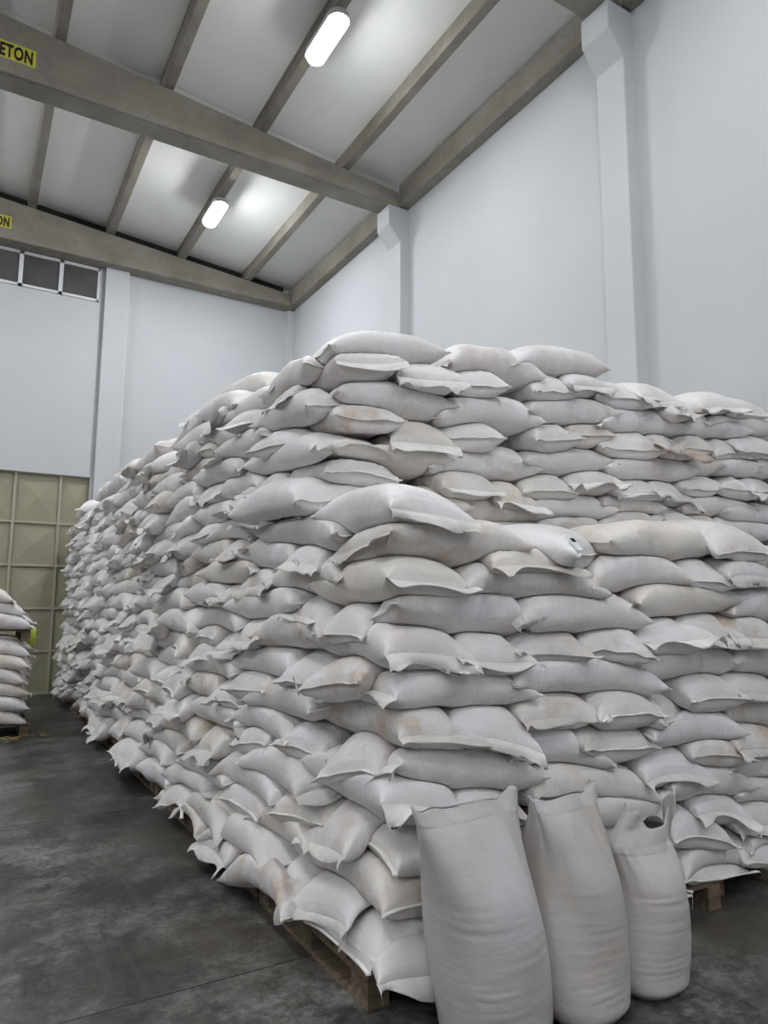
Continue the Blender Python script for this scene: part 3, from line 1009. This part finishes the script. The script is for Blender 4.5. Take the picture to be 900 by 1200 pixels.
for lay in range(12):
    z = .25+lay*PITCH_Z
    for x in ((4.85, 5.36) if lay % 2 else (5.12,)):
        if lay % 2: put((x, YL+.44, z), math.pi/2, L=.8, F=.25)
        else:
            for yy in (YL+.26, YL+.76): put((x, yy, z), 0, L=.95, F=.26)
    for x in (3.0, 3.5, 4.0, 4.5, 5.0, 5.45): 
        if z < 1.9: put((x, YU+.55, z), math.pi/2, L=.8, F=.24)
o = link('inner_sacks', make_mesh('inner_sacks', np.concatenate(IV), np.concatenate(IQ), IX), M_SACK)
o['stain'] = 0.1; tag(o, 'white sacks filling the inside and the flat top of the pile', 'sacks', kind='stuff')

# -------- labels: look first, then where the bag lies, counted in layers as built
def ordinal(i):
    w_ = 'first second third fourth fifth sixth seventh eighth ninth tenth eleventh twelfth thirteenth fourteenth fifteenth sixteenth seventeenth eighteenth nineteenth twentieth'.split()
    if i < 20: return w_[i]
    return 'twenty-'+w_[i-20] if i < 29 else 'thirtieth'
blocks = {}
for d in S:
    if 'ob' not in d: continue
    z = d['C'][2]
    sec = d['sec']
    corner = d['kind'] in 'LF'
    lay = d.get('lay', None)
    if lay is None: lay = int(round((z-.25)/PITCH_Z))
    d['layer'] = max(0, lay)
    blocks.setdefault((sec if not corner else sec+'_corner', d['layer']), []).append(d)
GR = {'low': 'sacks of the low front block', 'high': 'sacks of the tall block behind', 'left': 'sacks along the long left side of the pile',
      'low_corner': 'corner sacks of the low front block', 'high_corner': 'corner sacks of the tall block behind'}
for (sec, lay), L_ in blocks.items():
    L_.sort(key=lambda d: d['C'][1] if sec == 'left' else d['C'][0])
    for i, d in enumerate(L_):
        fl = d['fl']; ob = d['ob']
        hasf = 'flap' in d['parts']
        look = ('brown-stained' if 'b' in fl else 'stained' if 'o' in fl else 'white')
        if d['kind'] == 'e': pose = 'end-on with ragged flap' if hasf else 'end-on with hemmed end'
        else: pose = 'lengthwise with ragged flap' if hasf else 'lengthwise'
        if sec == 'left': pl = 'left side, %s layer up, %s from corner' % (ordinal(lay), ordinal(i))
        elif sec == 'low': pl = 'low front block, %s layer up, %s from corner' % (ordinal(lay), ordinal(i))
        elif sec == 'high': pl = 'tall rear block, %s layer up, %s from corner' % (ordinal(lay), ordinal(i))
        elif sec == 'low_corner': pl = 'front corner, %s layer up%s' % (ordinal(lay), '' if len(L_) == 1 else ', the '+('left' if i == 0 else 'right')+' one')
        else: pl = 'tall rear corner, %s layer up%s' % (ordinal(lay), '' if len(L_) == 1 else ', the '+('left' if i == 0 else 'right')+' one')
        tag(ob, '%s sack %s, %s' % (look, pose, pl), 'sack', GR[sec])
# ------------------------------------------------------------------ sacks standing before the pile
def standing(name_label, base, top, wb, wt, h, depth, seed, gather=False, stain=0.0):
    r = np.random.RandomState(seed)
    NU, NT = 90, 64
    t = np.linspace(0, 1, NU)[:, None]; th = np.linspace(0, 2*math.pi, NT, endpoint=False)[None, :]
    body = .76                                            # filled part of the height
    s = np.clip(t/body, 0, 1)
    # widths: rounded foot, full belly, flat empty mouth
    foot = np.clip(1-(1-np.clip(t/.07, 0, 1))**2.2, 0, 1)**.55
    a = (wb/2*(1+.05*np.sin(np.pi*s)))*(.62+.38*foot); a = a*(1-np.clip((t-.6)/.4, 0, 1)) + wt/2*np.clip((t-.6)/.4, 0, 1)
    k = np.clip((t-.58)/.42, 0, 1)
    b = depth/2*(.55+.45*foot)*(1+.10*np.sin(np.pi*s))*(1-k**1.7)**1.0 + .010
    ct, st = np.cos(th), np.sin(th); e = .80
    x = a*np.sign(ct)*np.abs(ct)**e; y = b*np.sign(st)*np.abs(st)**e
    z = t*h + 0*x
    if gather:                                            # twisted, half gathered mouth
        g = np.clip((t-.84)/.16, 0, 1)
        x = x*(1-.25*g) + .05*g; y = y - .05*g
    # horizontal slump wrinkles across the front, stronger on one side
    wr = 0*x
    for _ in range(30):
        t0 = r.uniform(.10, .62); th0 = -math.pi/2 + r.uniform(-.75, .75); sl = r.uniform(-.012, .012)
        dth = (th-th0+math.pi) % (2*math.pi)-math.pi
        wr = wr + r.choice([-1, 1], p=[.65, .35])*r.uniform(.0012, .0038)*np.exp(-((t-t0-sl*dth)/.0055)**2)*np.exp(-(dth/r.uniform(.25, .7))**2)
    # hanging folds of the empty part
    for _ in range(24):
        th0 = r.uniform(0, 6.28); wd = r.uniform(.06, .16); dth = (th-th0-.8*(t-.8)*r.uniform(-1, 1)+math.pi) % (2*math.pi)-math.pi
        wr = wr + r.uniform(-.013, .012)*np.exp(-(dth/wd)**2)*np.exp(-((t-r.uniform(.72, .9))/.12)**2)
    for _ in range(5):
        wr = wr + .005*np.sin(r.uniform(2, 8)*t+r.randint(1, 4)*th+r.uniform(0, 6))*np.clip(t/.1, 0, 1)
    # shoulder where the grain ends
    sh = .016*np.exp(-((t-.70-.02*np.sin(2*th+seed))/.03)**2)
    x = x + wr*ct; y = y + wr*st
    # uneven mouth
    mouth = np.clip((t-.93)/.07, 0, 1)
    if gather: rim = .05*np.sin(2*th+1.2)+.035*np.sin(5*th)+.02*np.sin(7*th+2)
    else: rim = .042*np.clip(ct, 0, 1)**3 + .018*np.clip(-ct, 0, 1)**4 - .012 + .007*np.sin(7*th+seed)
    z = z + mouth*rim; y = y + mouth*(.012*np.sin(5*th+seed)+(.02*np.sin(3*th) if gather else 0))
    # lean
    dx, dy = top[0]-base[0], top[1]-base[1]
    X = base[0] + x + dx*(t**1.15); Y = base[1] + y + dy*(t**1.2); Z = .002 + z
    Z = np.where(t < .012, .002, Z)
    V = np.stack([X, Y, Z], -1).reshape(-1, 3); org = np.array([base[0], base[1], 0.0])
    i = np.arange(NU-1)[:, None]; j = np.arange(NT)[None, :]; j2 = (j+1) % NT
    q = np.stack([i*NT+j, i*NT+j2, (i+1)*NT+j2, (i+1)*NT+j], -1).reshape(-1, 4)
    cut = int(NU*(.93 if not gather else .80))
    uv = np.stack([t*h+0*x, th/(2*math.pi)*1.2+0*t], -1).reshape(-1, 2)
    qb = q[:cut*NT]; qc = q[cut*NT:]
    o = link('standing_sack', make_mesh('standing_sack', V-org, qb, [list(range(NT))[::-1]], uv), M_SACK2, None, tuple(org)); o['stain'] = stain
    tag(o, name_label, 'sack', 'full sacks standing on the floor before the pile')
    # the folded cuff or gathered mouth, a doubled cloth
    Vi = V.copy(); C_ = np.stack([base[0]+dx*(t**1.15)+0*x, base[1]+dy*(t**1.2)+0*x, Z], -1).reshape(-1, 3)
    dirv = Vi-C_; dirv[:, 2] = 0; nrm = np.linalg.norm(dirv, axis=1, keepdims=True); Vo = Vi + dirv/np.maximum(nrm, 1e-4)*.0035
    n_ = len(V); keep = np.arange(cut*NT, n_); mp_ = -np.ones(2*n_, int); mp_[keep] = np.arange(len(keep)); mp_[keep+n_] = np.arange(len(keep))+len(keep)
    VV = np.concatenate([Vo[keep], Vi[keep]]); q1 = mp_[qc]; q2 = mp_[qc+n_][:, ::-1]
    lip = np.array([[mp_[(NU-1)*NT+a_], mp_[(NU-1)*NT+(a_+1) % NT], mp_[(NU-1)*NT+(a_+1) % NT+n_], mp_[(NU-1)*NT+a_+n_]] for a_ in range(NT)])
    m = link('sack_mouth', make_mesh('sack_mouth', VV-org, np.concatenate([q1, q2, lip])), M_CUFF, o); m['stain'] = .0
    W, qq = thread_mesh(V[(NU-8)*NT+2], seed, .12); c = link('thread', make_mesh('thread', W-org, qq), M_THREAD, o); c['stain'] = 0.0
    # dog-ear at the foot
    ex, ey = base[0]+wb/2*.93, base[1]-.04
    vv = [(ex-.03, ey-.02, .03), (ex-.03, ey+.03, .03), (ex+.035, ey+.005, .045), (ex-.015, ey, .085)]
    ear = mesh('sack_ear', [tuple(np.array(a_)-org) for a_ in vv], [(0, 1, 2), (0, 2, 3), (1, 3, 2), (0, 3, 1)], True); c = link('sack_ear', ear, M_SEAM, o); c['stain'] = 0.0
    return o
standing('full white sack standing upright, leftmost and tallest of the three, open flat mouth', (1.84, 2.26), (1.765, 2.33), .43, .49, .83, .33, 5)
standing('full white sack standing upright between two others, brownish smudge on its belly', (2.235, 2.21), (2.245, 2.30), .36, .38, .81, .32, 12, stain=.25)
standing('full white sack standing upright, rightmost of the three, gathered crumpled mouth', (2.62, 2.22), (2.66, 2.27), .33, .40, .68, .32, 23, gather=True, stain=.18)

# ------------------------------------------------------------------ pallets
pal_mesh = {}
def box_me(key, sx_, sy_, sz_):
    if key not in pal_mesh:
        mb = MB().box((-sx_/2, -sy_/2, -sz_/2), (sx_/2, sy_/2, sz_/2)); pal_mesh[key] = mesh(key, mb.v, mb.f); pal_mesh[key].materials.append(M_WOOD)
    return pal_mesh[key]
PAL = []
def pallet(x, y, label, group, z=0.0, rz=0.0, sx_=1.0, sy_=1.2):
    """deck boards run along local x; three rows of blocks"""
    o = empty('wooden_pallet', (x, y, z), rz); tag(o, label, 'pallet', group)
    def p(nm, key, d_, c):
        b_ = bpy.data.objects.new(nm, box_me(key, *d_)); COL.objects.link(b_); b_.parent = o; b_.location = c
    for i in range(7): p('deck_board', 'deck_board', (sx_, .105, .02), (0, -sy_/2+.055+i*(sy_-.11)/6, .134))
    for i in (-1, 0, 1): p('stringer_board', 'stringer_board', (.10, sy_, .02), (i*(sx_/2-.05), 0, .114))
    for i in (-1, 0, 1):
        for j in (-1, 0, 1): p('block', 'block', (.10, .14, .083), (i*(sx_/2-.05), j*(sy_/2-.07), .0625))
        p('bottom_board', 'bottom_board', (.10, sy_, .02), (i*(sx_/2-.05), 0, .011))
    return o
y = YL+.10; i = 0
while y < 13:
    pallet(1.985, y+.6, 'dusty wooden pallet under the long left side of sacks, %s back from the corner' % ordinal(i), 'pallets under the left side')
    y += 1.24; i += 1
pallet(3.10, YL+.60, 'wooden pallet under the front sacks, its corner block bare beside the standing sacks', 'pallets under the front face')
pallet(4.18, YL+.70, 'wooden pallet under the front sacks at the right edge of the picture', 'pallets under the front face')

# a small white tag pinned on the ledge bag, and loose straw bits
for d in S:
    if 'k' in d['fl'] and 'ob' in d:
        o = d['ob']; 
        mb = MB().box((-.022, -.045, -.004), (.022, .03, .004)); mt = mesh('paper_tag', mb.v, mb.f)
        me = o.data
        def key(i_):
            q_ = np.array(me.vertices[i_].co+o.location)-CAM; dp = q_@FW
            return math.hypot(450+FPX*(q_@R2)/dp-688, 600-FPX*(q_@U2)/dp-636) + (500 if me.vertices[i_].normal @ Vector(-q_/np.linalg.norm(q_)) < .35 else 0)
        best = min(range(len(me.vertices)), key=key)
        nr = me.vertices[best].normal; co = me.vertices[best].co + nr*.006
        t_ = link('paper_tag', mt, M_TAG, o); t_.location = co
        t_.rotation_euler = nr.to_track_quat('Z', 'Y').to_euler(); 
        mb = MB().box((-.016, .012, .004), (.016, .034, .007)); s2 = link('printed_mark', mesh('printed_mark', mb.v, mb.f), M_BLK, t_)

# ------------------------------------------------------------------ the smaller pile by the gate
sm = []
def small_stack():
    rg = random.Random(8); base_x = .28
    rows = [('a', .235), ('b', .40), ('a', .56), ('b', .725), ('a', .89), ('b', 1.05), ('c', 1.38), ('d', 1.54), ('e', 1.70)]
    out = []
    for i, (tp, z) in enumerate(rows):
        for y0 in (9.95, 10.75):
            dx = rg.uniform(-.05, .03) - (.10 if tp in 'de' else 0) - (.12 if tp == 'e' else 0)
            s_ = dict(C=np.array([base_x+dx-.03*(y0 < 10.2), y0, z+.012]), yaw=rg.uniform(-.1, .1), L=.95, F=.30, T=.22, sx=rg.uniform(-.06, .0), sy=0.0, arch=.03,
                      fl=rg.choice(['r', '', 'r']), kind='s', sec='small', seed=rg.randrange(1 << 30), order=10000+len(out), bend=.01, pu=4.0,
                      floor=.15 if z < 1.2 else 1.282)
            out.append(s_)
    return out
sm = small_stack()
nm_ = ['bottom', 'second', 'third', 'fourth', 'fifth', 'sixth', 'seventh', 'eighth', 'topmost']
for i, d in enumerate(sm):
    X, Y, Z, uv, v, (c_, s_) = sack_vertices(d, [o for o in sm if o is not d and abs(o['C'][2]-d['C'][2]) < .3], 'mid')
    q, caps = topo('mid'); V = np.stack([X, Y, Z], -1).reshape(-1, 3); org = np.array([d['C'][0], d['C'][1], float(Z.min())])
    o = link('grain_sack', make_mesh('grain_sack', V-org, q, caps, uv.reshape(-1, 2)), M_SACK, None, tuple(org)); o['stain'] = .35
    for side, kd in ends_of(d):
        P = seam_lines(X, Y, Z, side, 'mid'); out = np.array([c_*side, s_*side, 0.0])
        W, qq = ribbon(P, out, .06, d['seed'], 1.0, .8, 3) if kd == 'flap' else hem(P, out, d['seed'])
        c = link('flap' if kd == 'flap' else 'hem', make_mesh('flap', W-org, qq), M_FLAP if kd == 'flap' else M_SEAM, o); c['stain'] = .1
    tag(o, 'grey-white sack of the small pile by the gate, %s layer, %s' % (nm_[i//2], 'nearer one' if i % 2 == 0 else 'farther one'), 'sack', 'sacks of the small pile by the gate')
pallet(.27, 10.36, 'dusty wooden pallet under the small pile by the gate', 'pallets of the small pile')
pallet(.22, 10.40, 'wooden pallet between the sacks halfway up the small pile', 'pallets of the small pile', z=1.135)
# crumpled lime plastic hanging behind the small pile
r = np.random.RandomState(4); u_ = np.linspace(0, math.pi, 16)[:, None]; v_ = np.linspace(0, 2*math.pi, 22, endpoint=False)[None, :]
rad = 1+.16*np.sin(5*v_+3*u_)+.13*np.sin(9*u_+2*v_)+.06*r.rand(16, 22)
V = .85*np.stack([.10*rad*np.sin(u_)*np.cos(v_), .10*rad*np.sin(u_)*np.sin(v_), .17+.17*rad*np.cos(u_)], -1).reshape(-1, 3)
qs = np.array([[i*22+j, (i+1)*22+j, (i+1)*22+(j+1) % 22, i*22+(j+1) % 22] for i in range(15) for j in range(22)])
gb = link('plastic_bundle', make_mesh('plastic_bundle', V, qs), M_GREEN, None, (.79, 10.98, 1.0))
tag(gb, 'crumpled lime-yellow plastic bundle tucked behind the small pile', 'bundle')
# torn netting and straw at the foot of the small pile
mb = MB(); rg = random.Random(6)
for i in range(60):
    x, y = rg.gauss(.45, .16), rg.gauss(9.62, .10); a_ = rg.uniform(0, 3.14); l = rg.uniform(.012, .045)
    ca, sa = math.cos(a_)*l, math.sin(a_)*l; n = len(mb.v); w2 = .0025
    mb.v += [(x-ca, y-sa, .002), (x+ca, y+sa, .002), (x+ca+w2, y+sa+w2, .005+rg.random()*.012), (x-ca+w2, y-sa+w2, .010)]; mb.f.append((n, n+1, n+2, n+3))
tag(mb.build('straw_litter', M_STRAW, None, (0, 0, 0)), 'straw and torn fibres littering the floor before the small pile', 'litter', kind='stuff')
